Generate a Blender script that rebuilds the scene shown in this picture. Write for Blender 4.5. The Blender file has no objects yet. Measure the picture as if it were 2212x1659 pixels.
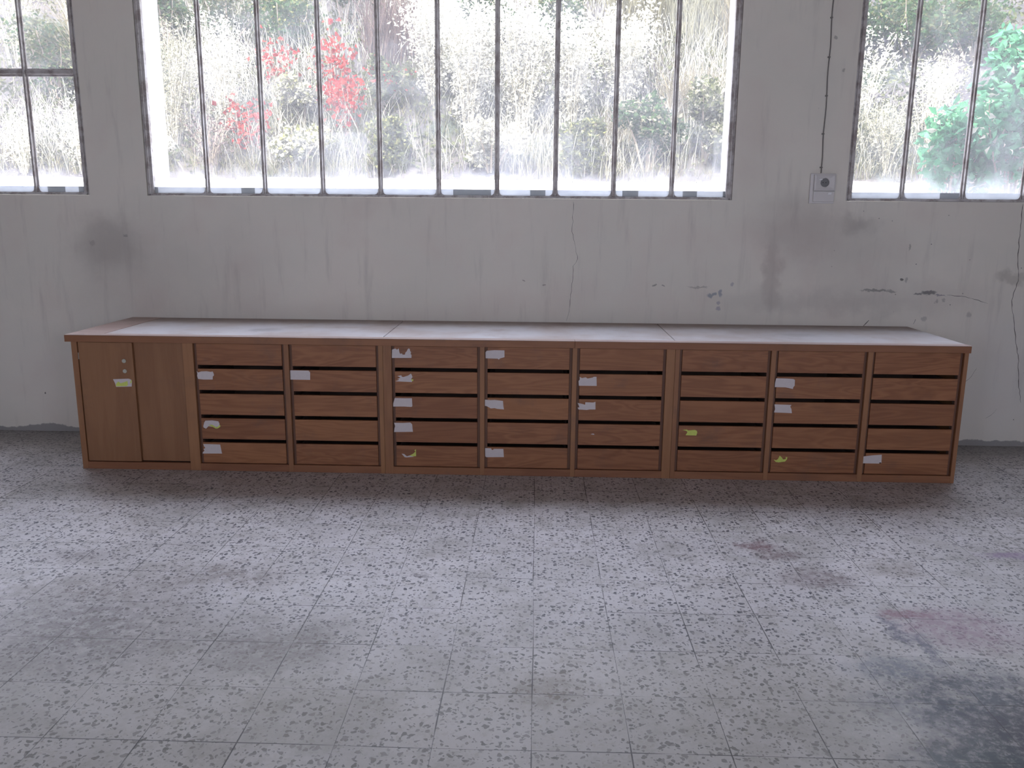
import bpy, bmesh, math, random
import numpy as np
from mathutils import Vector, Matrix
random.seed(7)
SC = bpy.context.scene
COL = SC.collection
PI = math.pi

# ------------------------------------------------------------------ camera
cam_d = bpy.data.cameras.new('camera')
cam_o = bpy.data.objects.new('camera', cam_d)
COL.objects.link(cam_o)
cam_d.sensor_fit = 'HORIZONTAL'
cam_d.sensor_width = 36.0
cam_d.lens = 36.0 * 1785.7 / 2212.0
cam_d.clip_start = 0.05
fwd = Vector((-0.02793816, 0.97894855, -0.20218605))
rgt = Vector((0.99950886, 0.03023019, 0.00825658))
upv = Vector((-0.01419489, 0.20185607, 0.97931233))
M = Matrix((rgt, upv, -fwd)).transposed().to_4x4()
M.translation = Vector((0.6855, -5.75688, 1.58829))
cam_o.matrix_world = M
SC.camera = cam_o

# ------------------------------------------------------------------ view
SC.view_settings.view_transform = 'Standard'
SC.view_settings.look = 'None'
SC.view_settings.exposure = 0.0
SC.view_settings.gamma = 1.0
SC.view_settings.use_curve_mapping = False
SC.cycles.use_denoising = True
SC.cycles.max_bounces = 10
SC.cycles.diffuse_bounces = 6
SC.cycles.glossy_bounces = 3
SC.cycles.transparent_max_bounces = 16
SC.cycles.sample_clamp_indirect = 8.0
SC.cycles.caustics_reflective = False
SC.cycles.caustics_refractive = False

# ------------------------------------------------------------------ daylight
world = bpy.data.worlds.new('sky')
SC.world = world
world.use_nodes = True
bg = world.node_tree.nodes['Background']
bg.inputs['Color'].default_value = (0.83, 0.865, 1.06, 1)
bg.inputs['Strength'].default_value = 10.5
sun_d = bpy.data.lights.new('sun', 'SUN')
sun_d.energy = 26.0
sun_d.color = (1.0, 0.95, 0.86)
sun_d.angle = math.radians(0.6)
sun_o = bpy.data.objects.new('sun', sun_d)
COL.objects.link(sun_o)
sun_o.rotation_euler = Vector((0.22, 0.62, -1.0)).to_track_quat('-Z', 'Y').to_euler()
sun_o.location = (0, -6, 12)


def portal(name, loc, sx, sy, direction):
    d = bpy.data.lights.new(name, 'AREA')
    d.shape = 'RECTANGLE'
    d.size = sx
    d.size_y = sy
    d.cycles.is_portal = True
    o = bpy.data.objects.new(name, d)
    COL.objects.link(o)
    o.location = loc
    o.rotation_euler = Vector(direction).to_track_quat('-Z', 'Z').to_euler()
    return o


# ------------------------------------------------------------------ dimensions
SILL, HEAD = 1.688, 3.30
WT = 0.34                       # wall thickness
RX0, RX1, RY0, RZ = -5.6, 6.6, -9.5, 3.62
WIN = [(-4.62, -2.405), (-2.0, 1.995), (2.755, 4.74)]
REAR_FILL = [(-3.8, -2.4), (-0.1, 1.3), (3.8, 5.2)]  # openings out of view, added and sized for fill light
portal('opening_daylight', (-3.51, 0.2, 2.49), 2.2, 1.6, (0, -1, 0))
portal('opening_daylight', (0.0, 0.2, 2.49), 4.0, 1.6, (0, -1, 0))
portal('opening_daylight', (3.75, 0.2, 2.49), 2.0, 1.6, (0, -1, 0))
for _a, _b in REAR_FILL:
    portal('opening_daylight', ((_a + _b) / 2, RY0 - 0.1, 2.1), 1.4, 1.8, (0, 1, 0))  # sky portals at the added rear openings


# ------------------------------------------------------------------ node helpers
class NT:
    def __init__(self, name):
        self.m = bpy.data.materials.new(name)
        self.m.use_nodes = True
        self.t = self.m.node_tree
        self.t.nodes.clear()
        self.out = self.t.nodes.new('ShaderNodeOutputMaterial')

    def n(self, kind, **kw):
        nd = self.t.nodes.new('ShaderNode' + kind)
        for k, v in kw.items():
            setattr(nd, k, v)
        return nd

    def put(self, sock, v):
        if v is None:
            return
        if isinstance(v, bpy.types.NodeSocket):
            self.t.links.new(v, sock)
        elif isinstance(v, (tuple, list)) and len(v) == 3 and sock.type == 'RGBA':
            sock.default_value = (*v, 1)
        else:
            sock.default_value = v

    def math(self, op, a, b=None, c=None, clamp=False):
        nd = self.n('Math', operation=op, use_clamp=clamp)
        self.put(nd.inputs[0], a)
        if b is not None:
            self.put(nd.inputs[1], b)
        if c is not None:
            self.put(nd.inputs[2], c)
        return nd.outputs[0]

    def vmath(self, op, a, b=None, scale=None):
        nd = self.n('VectorMath', operation=op)
        self.put(nd.inputs[0], a)
        if b is not None:
            self.put(nd.inputs[1], b)
        if scale is not None:
            self.put(nd.inputs['Scale'], scale)
        return nd.outputs['Value'] if op in ('LENGTH', 'DISTANCE', 'DOT_PRODUCT') else nd.outputs[0]

    def noise(self, vec, scale, detail=3.0, rough=0.55, dist=0.0, color=False, dims='3D'):
        nd = self.n('TexNoise', noise_dimensions=dims)
        self.put(nd.inputs['Vector'], vec)
        nd.inputs['Scale'].default_value = scale
        nd.inputs['Detail'].default_value = detail
        nd.inputs['Roughness'].default_value = rough
        nd.inputs['Distortion'].default_value = dist
        return nd.outputs['Color' if color else 'Fac']

    def mix(self, fac, a, b, mode='MIX'):
        nd = self.n('Mix', data_type='RGBA', blend_type=mode)
        nd.clamp_factor = True
        self.put(nd.inputs[0], fac)
        self.put(nd.inputs[6], a)
        self.put(nd.inputs[7], b)
        return nd.outputs[2]

    def ss(self, v, lo, hi):
        """smooth 0..1 as v goes lo..hi (lo > hi reverses)"""
        nd = self.n('MapRange', interpolation_type='SMOOTHSTEP')
        self.put(nd.inputs[0], v)
        a, b, x, y = (lo, hi, 0.0, 1.0) if lo < hi else (hi, lo, 1.0, 0.0)
        for i, q in enumerate((a, b, x, y)):
            nd.inputs[i + 1].default_value = q
        return nd.outputs[0]

    def pos(self):
        return self.n('NewGeometry').outputs['Position']

    def xyz(self, v):
        nd = self.n('SeparateXYZ')
        self.put(nd.inputs[0], v)
        return nd.outputs

    def comb(self, x, y, z=0.0):
        nd = self.n('CombineXYZ')
        for i, q in enumerate((x, y, z)):
            self.put(nd.inputs[i], q)
        return nd.outputs[0]

    def blob(self, a, b, ca, cb, ra, rb, soft=0.5):
        """elliptical stain mask on plane coordinates a, b"""
        da = self.math('MULTIPLY', self.math('SUBTRACT', a, ca), 1.0 / ra)
        db = self.math('MULTIPLY', self.math('SUBTRACT', b, cb), 1.0 / rb)
        r = self.math('SQRT', self.math('ADD', self.math('MULTIPLY', da, da), self.math('MULTIPLY', db, db)))
        return self.ss(r, 1.0 + soft, max(0.0, 1.0 - soft))

    def bump(self, h, strength=0.3, dist=0.002):
        nd = self.n('Bump')
        nd.inputs['Strength'].default_value = strength
        nd.inputs['Distance'].default_value = dist
        self.put(nd.inputs['Height'], h)
        return nd.outputs[0]

    def pbr(self, color, rough=0.6, metal=0.0, normal=None, spec=0.5):
        p = self.n('BsdfPrincipled')
        self.put(p.inputs['Base Color'], color)
        self.put(p.inputs['Roughness'], rough)
        p.inputs['Metallic'].default_value = metal
        p.inputs['Specular IOR Level'].default_value = spec
        if normal is not None:
            self.put(p.inputs['Normal'], normal)
        self.t.links.new(p.outputs[0], self.out.inputs[0])
        return self.m


def plain(name, color, rough=0.6, metal=0.0, var=0.12, scale=30.0, spec=0.5):
    t = NT(name)
    f = t.noise(t.pos(), scale, 4)
    c = t.mix(f, tuple(v * (1 - var) for v in color), tuple(min(1, v * (1 + var)) for v in color))
    return t.pbr(c, rough, metal, None, spec)


# ------------------------------------------------------------------ materials
def mat_wall():
    t = NT('stained_plaster')
    P = t.pos()
    x, y, z = t.xyz(P)
    wob = t.xyz(t.vmath('SCALE', t.vmath('SUBTRACT', t.noise(P, 5.0, 4, 0.6, color=True), (0.5, 0.5, 0.5)), scale=0.28))
    fine = t.xyz(t.vmath('SCALE', t.vmath('SUBTRACT', t.noise(P, 26.0, 4, 0.65, color=True), (0.5, 0.5, 0.5)), scale=0.05))
    xs, zs = t.math('ADD', x, wob[0]), t.math('ADD', z, wob[2])
    xf, zf = t.math('ADD', x, fine[0]), t.math('ADD', z, fine[2])
    c = t.mix(t.ss(t.noise(P, 1.3, 4, 0.6), 0.3, 0.7), (0.745, 0.725, 0.655), (0.815, 0.775, 0.70))
    c = t.mix(t.math('MULTIPLY', t.ss(t.noise(P, 2.6, 3, 0.5), 0.45, 0.75), 0.35), c, (0.64, 0.57, 0.525))
    # vertical water streaks under the sills
    st = t.noise(t.comb(t.math('MULTIPLY', x, 7.0), 0.0, t.math('MULTIPLY', z, 0.9)), 1.6, 4, 0.6)
    c = t.mix(t.math('MULTIPLY', t.ss(st, 0.52, 0.78), 0.30), c, (0.38, 0.36, 0.34))
    # big soiled patches
    for cx, cz, rx, rz, s, k, col in [
        (-2.30, 1.35, 0.20, 0.16, 0.8, 0.45, (0.34, 0.31, 0.29)), (-2.10, 1.15, 0.35, 0.35, 0.9, 0.30, (0.36, 0.335, 0.315)),
        (-1.45, 1.20, 0.30, 0.30, 0.9, 0.18, (0.36, 0.335, 0.315)),
        (2.44, 1.52, 0.24, 0.16, 0.9, 0.38, (0.40, 0.35, 0.33)), (2.84, 1.53, 0.10, 0.06, 0.8, 0.42, (0.30, 0.28, 0.26)),
        (2.75, 1.35, 0.35, 0.22, 0.9, 0.28, (0.36, 0.34, 0.32)), (2.31, 1.20, 0.05, 0.20, 0.8, 0.40, (0.36, 0.31, 0.29)),
        (2.60, 1.00, 0.55, 0.07, 0.8, 0.25, (0.34, 0.32, 0.31)), (3.20, 1.05, 0.45, 0.10, 0.9, 0.20, (0.34, 0.32, 0.31)),
        (-2.75, 0.45, 0.5, 0.3, 0.9, 0.15, (0.62, 0.62, 0.61)), (4.00, 0.50, 0.35, 0.40, 0.9, 0.35, (0.64, 0.64, 0.65)),
        (3.92, 1.20, 0.10, 0.03, 0.6, 0.4, (0.36, 0.34, 0.30)),
    ]:
        c = t.mix(t.math('MULTIPLY', t.blob(xs, zs, cx, cz, rx, rz, s), k), c, col)
    # small marks: blue paint dabs, black scuffs
    for cx, cz, rx, rz, k, col in [
        (1.885, 1.040, 0.020, 0.014, 0.65, (0.20, 0.25, 0.32)), (1.915, 1.052, 0.016, 0.012, 0.65, (0.20, 0.25, 0.32)),
        (1.955, 1.060, 0.012, 0.024, 0.60, (0.20, 0.24, 0.33)), (1.948, 0.995, 0.012, 0.012, 0.5, (0.26, 0.26, 0.36)),
        (1.945, 0.955, 0.014, 0.014, 0.5, (0.24, 0.24, 0.36)), (2.030, 1.120, 0.010, 0.012, 0.5, (0.28, 0.28, 0.36)),
        (3.007, 1.092, 0.09, 0.008, 0.6, (0.14, 0.14, 0.14)), (3.12, 1.085, 0.03, 0.008, 0.5, (0.14, 0.14, 0.14)),
        (3.37, 1.080, 0.05, 0.012, 0.75, (0.12, 0.12, 0.13)), (3.30, 1.070, 0.03, 0.007, 0.7, (0.12, 0.12, 0.13)),
        (3.45, 1.062, 0.03, 0.005, 0.6, (0.16, 0.14, 0.22)), (3.18, 1.165, 0.010, 0.008, 0.8, (0.10, 0.10, 0.10)),
        (3.21, 1.165, 0.010, 0.014, 0.45, (0.2, 0.2, 0.2)), (3.21, 1.385, 0.008, 0.02, 0.5, (0.2, 0.2, 0.18)),
        (3.43, 1.02, 0.012, 0.014, 0.4, (0.2, 0.2, 0.2)), (3.48, 1.03, 0.012, 0.012, 0.4, (0.2, 0.2, 0.2)),
        (3.36, 0.90, 0.015, 0.018, 0.35, (0.22, 0.22, 0.22)), (3.66, 0.93, 0.015, 0.018, 0.35, (0.22, 0.22, 0.22)),
        (-2.18, 1.412, 0.016, 0.008, 0.5, (0.22, 0.20, 0.19)), (-2.42, 1.36, 0.02, 0.02, 0.35, (0.3, 0.27, 0.26)),
        (-2.87, 0.285, 0.006, 0.010, 0.9, (0.06, 0.06, 0.06)), (1.50, 1.11, 0.014, 0.006, 0.6, (0.16, 0.16, 0.15)),
        (1.56, 1.108, 0.012, 0.006, 0.6, (0.14, 0.14, 0.14)), (1.80, 1.10, 0.07, 0.006, 0.4, (0.2, 0.2, 0.19)),
        (0.60, 1.13, 0.010, 0.005, 0.6, (0.2, 0.16, 0.14)), (0.74, 1.105, 0.010, 0.004, 0.6, (0.2, 0.16, 0.14)),
        (2.60, 2.72, 0.010, 0.010, 0.5, (0.2, 0.2, 0.19)), (2.67, 2.52, 0.010, 0.012, 0.5, (0.22, 0.22, 0.2)),
    ]:
        c = t.mix(t.math('MULTIPLY', t.blob(xf, zf, cx, cz, rx, rz, 0.35), k), c, col)
    # scatter of fly specks at the right
    v = t.n('TexVoronoi', feature='F1')
    t.put(v.inputs['Vector'], P)
    v.inputs['Scale'].default_value = 11.0
    rnd = t.xyz(v.outputs['Color'])[0]
    sp = t.math('MULTIPLY', t.ss(v.outputs['Distance'], 0.055, 0.03), t.math('GREATER_THAN', rnd, 0.62))
    sp = t.math('MULTIPLY', sp, t.ss(x, 2.2, 3.2))
    c = t.mix(t.math('MULTIPLY', sp, 0.75), c, (0.10, 0.10, 0.11))
    # crumbling dark band along the foot of the wall
    foot = t.math('ADD', t.math('MULTIPLY', t.noise(P, 4.0, 5, 0.6), 0.15), -0.030)
    fm = t.ss(t.math('SUBTRACT', z, foot), 0.006, -0.004)
    c = t.mix(t.math('MULTIPLY', fm, 0.8), c, (0.235, 0.235, 0.24))
    h = t.noise(P, 60.0, 5, 0.6)
    h2 = t.math('ADD', t.math('MULTIPLY', h, 0.4), t.math('MULTIPLY', t.noise(P, 6.0, 3), 0.8))
    return t.pbr(c, 0.85, 0, t.bump(h2, 0.35, 0.004), 0.25)


def mat_floor():
    t = NT('terrazzo_tiles')
    P = t.pos()
    x, y, z = t.xyz(P)
    T = 0.3
    jog = t.math('MULTIPLY', t.math('SUBTRACT', t.noise(P, 1.1, 1), 0.5), 0.012)
    u = t.math('MULTIPLY', t.math('ADD', t.math('SUBTRACT', x, 0.6903), jog), 1 / T)
    v = t.math('MULTIPLY', t.math('ADD', t.math('SUBTRACT', y, -3.5347), jog), 1 / T)
    fu, fv = t.math('FLOOR', u), t.math('FLOOR', v)
    wn = t.n('TexWhiteNoise', noise_dimensions='2D')
    t.put(wn.inputs['Vector'], t.comb(fu, fv))
    rc = wn.outputs['Color']
    ru, rv, rw = t.xyz(rc)
    eu = t.math('ABSOLUTE', t.math('SUBTRACT', t.math('FRACT', t.math('ADD', u, 0.5)), 0.5))
    ev = t.math('ABSOLUTE', t.math('SUBTRACT', t.math('FRACT', t.math('ADD', v, 0.5)), 0.5))
    gap = t.math('MULTIPLY', t.ss(t.noise(P, 2.3, 3, 0.6), 0.40, 0.62), 0.0052)
    gap = t.math('ADD', gap, 0.0024)
    seam = t.math('MAXIMUM', t.math('LESS_THAN', eu, gap), t.math('LESS_THAN', ev, t.math('MULTIPLY', gap, 0.9)))
    seamk = t.math('MULTIPLY', seam, t.ss(t.noise(P, 3.1, 2, 0.5), 0.28, 0.50))
    # chips, pattern shifted per tile
    Q = t.vmath('ADD', P, t.vmath('SCALE', rc, scale=7.0))
    wob = t.vmath('SCALE', t.vmath('SUBTRACT', t.noise(Q, 42.0, 2, 0.5, color=True), (0.5, 0.5, 0.5)), scale=0.030)
    Q2 = t.vmath('ADD', Q, wob)

    def chips(scale, prob, rmax, off):
        vo = t.n('TexVoronoi', feature='F1', voronoi_dimensions='2D')
        t.put(vo.inputs['Vector'], t.vmath('ADD', Q2, (off, off * 1.7, 0)))
        vo.inputs['Scale'].default_value = scale
        r = t.xyz(vo.outputs['Color'])
        rad = t.math('MULTIPLY', t.ss(r[0], 1 - prob, 1.15), rmax)
        msk = t.math('LESS_THAN', vo.outputs['Distance'], rad)
        return msk, r[1], r[2]
    base = t.mix(t.ss(t.noise(P, 1.7, 4, 0.6), 0.3, 0.7), (0.545, 0.530, 0.545), (0.645, 0.625, 0.635))
    base = t.mix(t.math('MULTIPLY', ru, 0.35), base, (0.44, 0.43, 0.415))
    base = t.mix(t.math('MULTIPLY', t.ss(t.noise(P, 90.0, 3, 0.7), 0.45, 0.75), 0.30), base, (0.66, 0.65, 0.64))
    m3, a3, b3 = chips(48.0, 0.75, 0.42, 3.3)
    c = t.mix(t.math('MULTIPLY', m3, 0.42), base, t.mix(a3, (0.36, 0.32, 0.27), (0.44, 0.43, 0.44)))
    m2, a2, b2 = chips(66.0, 0.66, 0.44, 1.1)
    c = t.mix(t.math('MULTIPLY', m2, 0.85), c, t.mix(t.ss(a2, 0.25, 0.9), (0.045, 0.045, 0.065), (0.24, 0.23, 0.24)))
    m1, a1, b1 = chips(40.0, 0.80, 0.41, 0.0)
    c = t.mix(t.math('MULTIPLY', m1, 0.9), c, t.mix(t.ss(a1, 0.3, 0.95), (0.03, 0.032, 0.05), (0.20, 0.19, 0.195)))
    # dirt clouds
    wl = t.xyz(t.vmath('SCALE', t.vmath('SUBTRACT', t.noise(P, 3.2, 5, 0.65, color=True), (0.5, 0.5, 0.5)), scale=0.65))
    xs, ys = t.math('ADD', x, wl[0]), t.math('ADD', y, wl[1])
    ws = t.xyz(t.vmath('SCALE', t.vmath('SUBTRACT', t.noise(P, 12.0, 5, 0.7, color=True), (0.5, 0.5, 0.5)), scale=0.22))
    xf, yf = t.math('ADD', x, ws[0]), t.math('ADD', y, ws[1])
    c = t.mix(t.math('MULTIPLY', t.ss(t.noise(P, 1.9, 6, 0.72), 0.46, 0.72), 0.50), c, (0.25, 0.24, 0.215))
    c = t.mix(t.math('MULTIPLY', t.ss(t.noise(Q, 6.5, 6, 0.78), 0.46, 0.68), 0.50), c, (0.30, 0.285, 0.26))
    c = t.mix(t.math('MULTIPLY', t.ss(t.noise(t.vmath('ADD', P, (3.0, 8.0, 0)), 24.0, 4, 0.7), 0.52, 0.70), 0.22), c, (0.32, 0.31, 0.30))
    c = t.mix(t.math('MULTIPLY', t.ss(t.math('ADD', y, t.math('MULTIPLY', t.noise(P, 3.0, 4), 0.8)), -2.1, -2.9), 0.34), c, (0.37, 0.355, 0.28))  # blends to a darker beige toward the camera
    mott = t.ss(t.noise(t.vmath('ADD', P, (5.0, 2.0, 0)), 22.0, 5, 0.75), 0.36, 0.58)
    mott = t.math('ADD', 0.35, t.math('MULTIPLY', mott, 0.65))
    # floor darkens along the wall beside the counter
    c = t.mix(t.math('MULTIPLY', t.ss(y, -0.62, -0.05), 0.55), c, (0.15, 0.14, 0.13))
    for cx, cy, rx, ry, s, k, col, big in [
        (1.79, -1.91, 0.10, 0.07, 0.5, 0.70, (0.16, 0.08, 0.09), 0), (1.86, -2.02, 0.10, 0.05, 0.6, 0.60, (0.17, 0.12, 0.12), 0),
        (1.97, -2.27, 0.16, 0.10, 0.6, 0.60, (0.17, 0.13, 0.13), 0), (2.33, -2.16, 0.12, 0.08, 0.7, 0.45, (0.2, 0.17, 0.14), 0),
        (2.98, -1.97, 0.14, 0.04, 0.6, 0.55, (0.25, 0.15, 0.30), 0),
        (2.36, -2.70, 0.22, 0.16, 0.6, 0.55, (0.30, 0.19, 0.24), 0), (2.21, -2.60, 0.10, 0.035, 0.5, 0.60, (0.22, 0.10, 0.13), 0),
        (2.11, -2.73, 0.035, 0.10, 0.5, 0.75, (0.10, 0.10, 0.14), 0), (2.17, -2.87, 0.03, 0.10, 0.5, 0.75, (0.10, 0.10, 0.14), 0),
        (1.99, -3.02, 0.14, 0.08, 0.7, 0.70, (0.15, 0.17, 0.20), 0),
        (2.14, -3.22, 0.27, 0.15, 0.6, 0.88, (0.055, 0.065, 0.09), 1), (2.22, -3.46, 0.30, 0.19, 0.6, 0.88, (0.06, 0.06, 0.08), 1),
        (2.12, -3.60, 0.26, 0.15, 0.5, 0.80, (0.06, 0.08, 0.09), 1),
        (-1.05, -2.90, 0.38, 0.22, 0.9, 0.65, (0.17, 0.15, 0.14), 1), (-1.20, -2.55, 0.32, 0.13, 0.9, 0.50, (0.20, 0.17, 0.15), 1),
        (-0.28, -2.95, 0.24, 0.16, 0.9, 0.60, (0.20, 0.18, 0.16), 1), (-0.72, -2.38, 0.24, 0.08, 0.9, 0.60, (0.20, 0.17, 0.15), 1),
        (-1.45, -2.20, 0.15, 0.07, 0.8, 0.40, (0.20, 0.17, 0.17), 0), (0.19, -2.33, 0.03, 0.035, 0.4, 0.7, (0.13, 0.11, 0.12), 0),
        (0.74, -3.22, 0.12, 0.10, 0.7, 0.45, (0.22, 0.19, 0.14), 0), (0.05, -3.35, 0.25, 0.15, 0.8, 0.25, (0.26, 0.24, 0.18), 1),
    ]:
        a, b = (xs, ys) if big else (xf, yf)
        c = t.mix(t.math('MULTIPLY', t.math('MULTIPLY', t.blob(a, b, cx, cy, rx, ry, s), mott), min(1.0, k * 1.25)), c, col)
    c = t.mix(t.math('MULTIPLY', seamk, 0.85), c, (0.035, 0.032, 0.034))
    rough = t.math('ADD', 0.27, t.math('MULTIPLY', t.noise(P, 4.0, 5, 0.6), 0.32))
    hgt = t.math('SUBTRACT', t.math('MULTIPLY', t.noise(P, 5.0, 3), 0.5), seamk)
    return t.pbr(c, rough, 0, t.bump(hgt, 0.25, 0.0015), 0.38)


def mat_wood(name, dark, light, axis, gscale=1.0, rough=0.48, cath=1.0):
    """brown varnished veneer; axis = index of the grain direction"""
    t = NT(name)
    co = t.n('TexCoord').outputs['Object']
    rnd = t.n('ObjectInfo').outputs['Random']
    o = t.xyz(co)
    off = t.math('MULTIPLY', rnd, 37.0)
    s = [9.0, 9.0, 9.0]
    s[axis] = 1.1
    s = [q * gscale for q in s]
    q = t.comb(*[t.math('ADD', t.math('MULTIPLY', o[i], s[i]), off) for i in range(3)])
    n1 = t.noise(q, 1.0, 3, 0.55, 0.6)
    rings = t.math('FRACT', t.math('MULTIPLY', n1, 9.0 * cath))
    rings = t.ss(t.math('ABSOLUTE', t.math('SUBTRACT', rings, 0.5)), 0.0, 0.5)
    s2 = [160.0, 160.0, 160.0]
    s2[axis] = 5.0
    q2 = t.comb(*[t.math('ADD', t.math('MULTIPLY', o[i], s2[i]), off) for i in range(3)])
    fib = t.noise(q2, 1.0, 4, 0.65)
    g = t.math('ADD', t.math('MULTIPLY', rings, 0.26), t.math('MULTIPLY', fib, 0.42))
    g = t.math('ADD', g, t.math('MULTIPLY', t.noise(q, 0.35, 2), 0.35))
    c = t.mix(t.ss(g, 0.10, 0.95), dark, light)
    tone = t.math('FRACT', t.math('MULTIPLY', rnd, 91.7))
    c = t.mix(t.math('MULTIPLY', tone, 0.45), c, t.mix(rnd, (dark[0] * 1.0, dark[1] * 0.95, dark[2]), (light[0] * 1.12, light[1] * 1.18, light[2] * 1.05)))
    P = t.pos()
    c = t.mix(t.math('MULTIPLY', t.ss(t.noise(P, 5.0, 5, 0.65), 0.52, 0.8), 0.45), c, (0.135, 0.085, 0.065))
    return t.pbr(c, rough, 0, t.bump(fib, 0.15, 0.0006), 0.4)


def mat_top():
    """worktop inset: pale dusty laminate, wood showing in scuffed patches"""
    t = NT('dusty_sheen_laminate')
    P = t.pos()
    x, y, z = t.xyz(P)
    c = t.mix(t.ss(t.noise(P, 2.2, 5, 0.6), 0.35, 0.7), (0.56, 0.545, 0.56), (0.46, 0.40, 0.375))  # whitish tone holds the window sheen as well as the dust
    c = t.mix(t.math('MULTIPLY', t.ss(t.noise(P, 9.0, 5, 0.7), 0.55, 0.75), 0.35), c, (0.32, 0.24, 0.20))
    wl = t.xyz(t.vmath('SCALE', t.vmath('SUBTRACT', t.noise(P, 12.0, 4, 0.65, color=True), (0.5, 0.5, 0.5)), scale=0.14))
    xs, ys = t.math('ADD', x, wl[0]), t.math('ADD', y, wl[1])
    for cx, cy, rx, ry, k, col in [(-1.04, -0.56, 0.09, 0.07, 0.6, (0.30, 0.28, 0.29)), (0.45, -0.45, 0.05, 0.05, 0.4, (0.3, 0.2, 0.17)),
                                   (-0.55, -0.40, 0.10, 0.04, 0.35, (0.34, 0.25, 0.22)), (2.35, -0.5, 0.12, 0.06, 0.3, (0.3, 0.29, 0.3))]:
        c = t.mix(t.math('MULTIPLY', t.blob(xs, ys, cx, cy, rx, ry, 0.6), k), c, col)
    # bare wood toward the wall, with the weaker light there painted in
    c = t.mix(t.math('MULTIPLY', t.ss(t.math('ADD', y, wl[0]), -0.34, -0.04), 0.80), c, (0.25, 0.175, 0.14))
    rough = t.math('ADD', 0.36, t.math('MULTIPLY', t.noise(P, 6.0, 4), 0.3))
    return t.pbr(c, rough, 0, None, 0.5)


def mat_steel():
    t = NT('flaking_painted_steel')
    P = t.pos()
    c = t.mix(t.ss(t.noise(P, 14.0, 5, 0.65), 0.42, 0.62), (0.55, 0.53, 0.52), (0.33, 0.29, 0.275))
    c = t.mix(t.ss(t.noise(P, 70.0, 3, 0.6), 0.60, 0.72), c, (0.55, 0.53, 0.52))
    return t.pbr(c, 0.55, 0, t.bump(t.noise(P, 120.0, 3), 0.3, 0.001), 0.4)


def mat_glass():
    t = NT('dusty_veiled_glass')
    P = t.pos()
    x, y, z = t.xyz(P)
    tr = t.n('BsdfTransparent')
    tr.inputs[0].default_value = (0.97, 0.98, 0.98, 1)
    gl = t.n('BsdfGlossy')
    gl.inputs['Roughness'].default_value = 0.03
    gl.inputs['Color'].default_value = (1, 1, 1, 1)
    du = t.n('BsdfTranslucent')
    du.inputs[0].default_value = (0.92, 0.93, 0.96, 1)
    dust_veil = t.math('ADD', 0.050, t.math('MULTIPLY', t.ss(t.noise(P, 3.0, 5, 0.65), 0.35, 0.75), 0.05))  # dirt film that also imitates veiling glare over the view outside
    low = t.ss(t.math('SUBTRACT', z, t.math('MULTIPLY', t.noise(P, 7.0, 4), 0.25)), 1.78, 1.58)
    dust_veil = t.math('ADD', dust_veil, t.math('MULTIPLY', low, 0.13))
    m1 = t.n('MixShader')
    t.put(m1.inputs[0], dust_veil)
    t.t.links.new(tr.outputs[0], m1.inputs[1])
    t.t.links.new(du.outputs[0], m1.inputs[2])
    m2 = t.n('MixShader')
    m2.inputs[0].default_value = 0.010
    t.t.links.new(m1.outputs[0], m2.inputs[1])
    t.t.links.new(gl.outputs[0], m2.inputs[2])
    t.t.links.new(m2.outputs[0], t.out.inputs[0])
    return t.m


def mat_strip():
    """clouded strip at the foot of the panes: pale film with darker square patches"""
    t = NT('clouded_glazing_strip')
    P = t.pos()
    x, y, z = t.xyz(P)
    cell = t.math('FLOOR', t.math('MULTIPLY', t.math('ADD', x, t.math('MULTIPLY', t.noise(t.comb(x, 0.0, 0.0), 2.0, 1), 0.4)), 7.0))
    wn = t.n('TexWhiteNoise', noise_dimensions='1D')
    t.put(wn.inputs['W'], cell)
    d = t.math('GREATER_THAN', wn.outputs['Value'], 0.68)
    c = t.mix(t.noise(P, 12.0, 4), (0.80, 0.82, 0.84), (0.60, 0.62, 0.65))
    c = t.mix(d, c, (0.36, 0.37, 0.38))
    du = t.n('BsdfTranslucent')
    t.put(du.inputs[0], c)
    df = t.n('BsdfDiffuse')
    t.put(df.inputs[0], c)
    m1 = t.n('MixShader')
    m1.inputs[0].default_value = 0.35
    t.t.links.new(du.outputs[0], m1.inputs[1])
    t.t.links.new(df.outputs[0], m1.inputs[2])
    t.t.links.new(m1.outputs[0], t.out.inputs[0])
    return t.m


def mat_leaf(name, c1, c2, trans=0.35, rough=0.5):
    t = NT(name)
    r = t.n('NewGeometry').outputs['Random Per Island']
    c = t.mix(r, c1, c2)
    c = t.mix(t.math('MULTIPLY', t.math('FRACT', t.math('MULTIPLY', r, 13.7)), 0.35), c, tuple(v * 0.55 for v in c1))
    df = t.n('BsdfDiffuse')
    t.put(df.inputs[0], c)
    tl = t.n('BsdfTranslucent')
    t.put(tl.inputs[0], c)
    m = t.n('MixShader')
    m.inputs[0].default_value = trans
    t.t.links.new(df.outputs[0], m.inputs[1])
    t.t.links.new(tl.outputs[0], m.inputs[2])
    t.t.links.new(m.outputs[0], t.out.inputs[0])
    return t.m


def mat_soil():
    t = NT('dry_bank_soil')
    P = t.pos()
    c = t.mix(t.ss(t.noise(P, 1.4, 5, 0.65), 0.35, 0.65), (0.036, 0.032, 0.036), (0.060, 0.053, 0.050))
    c = t.mix(t.ss(t.noise(P, 0.9, 3, 0.6), 0.50, 0.66), c, (0.030, 0.040, 0.028))
    return t.pbr(c, 0.95, 0, t.bump(t.noise(P, 14.0, 6, 0.7), 0.8, 0.05), 0.2)


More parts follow.
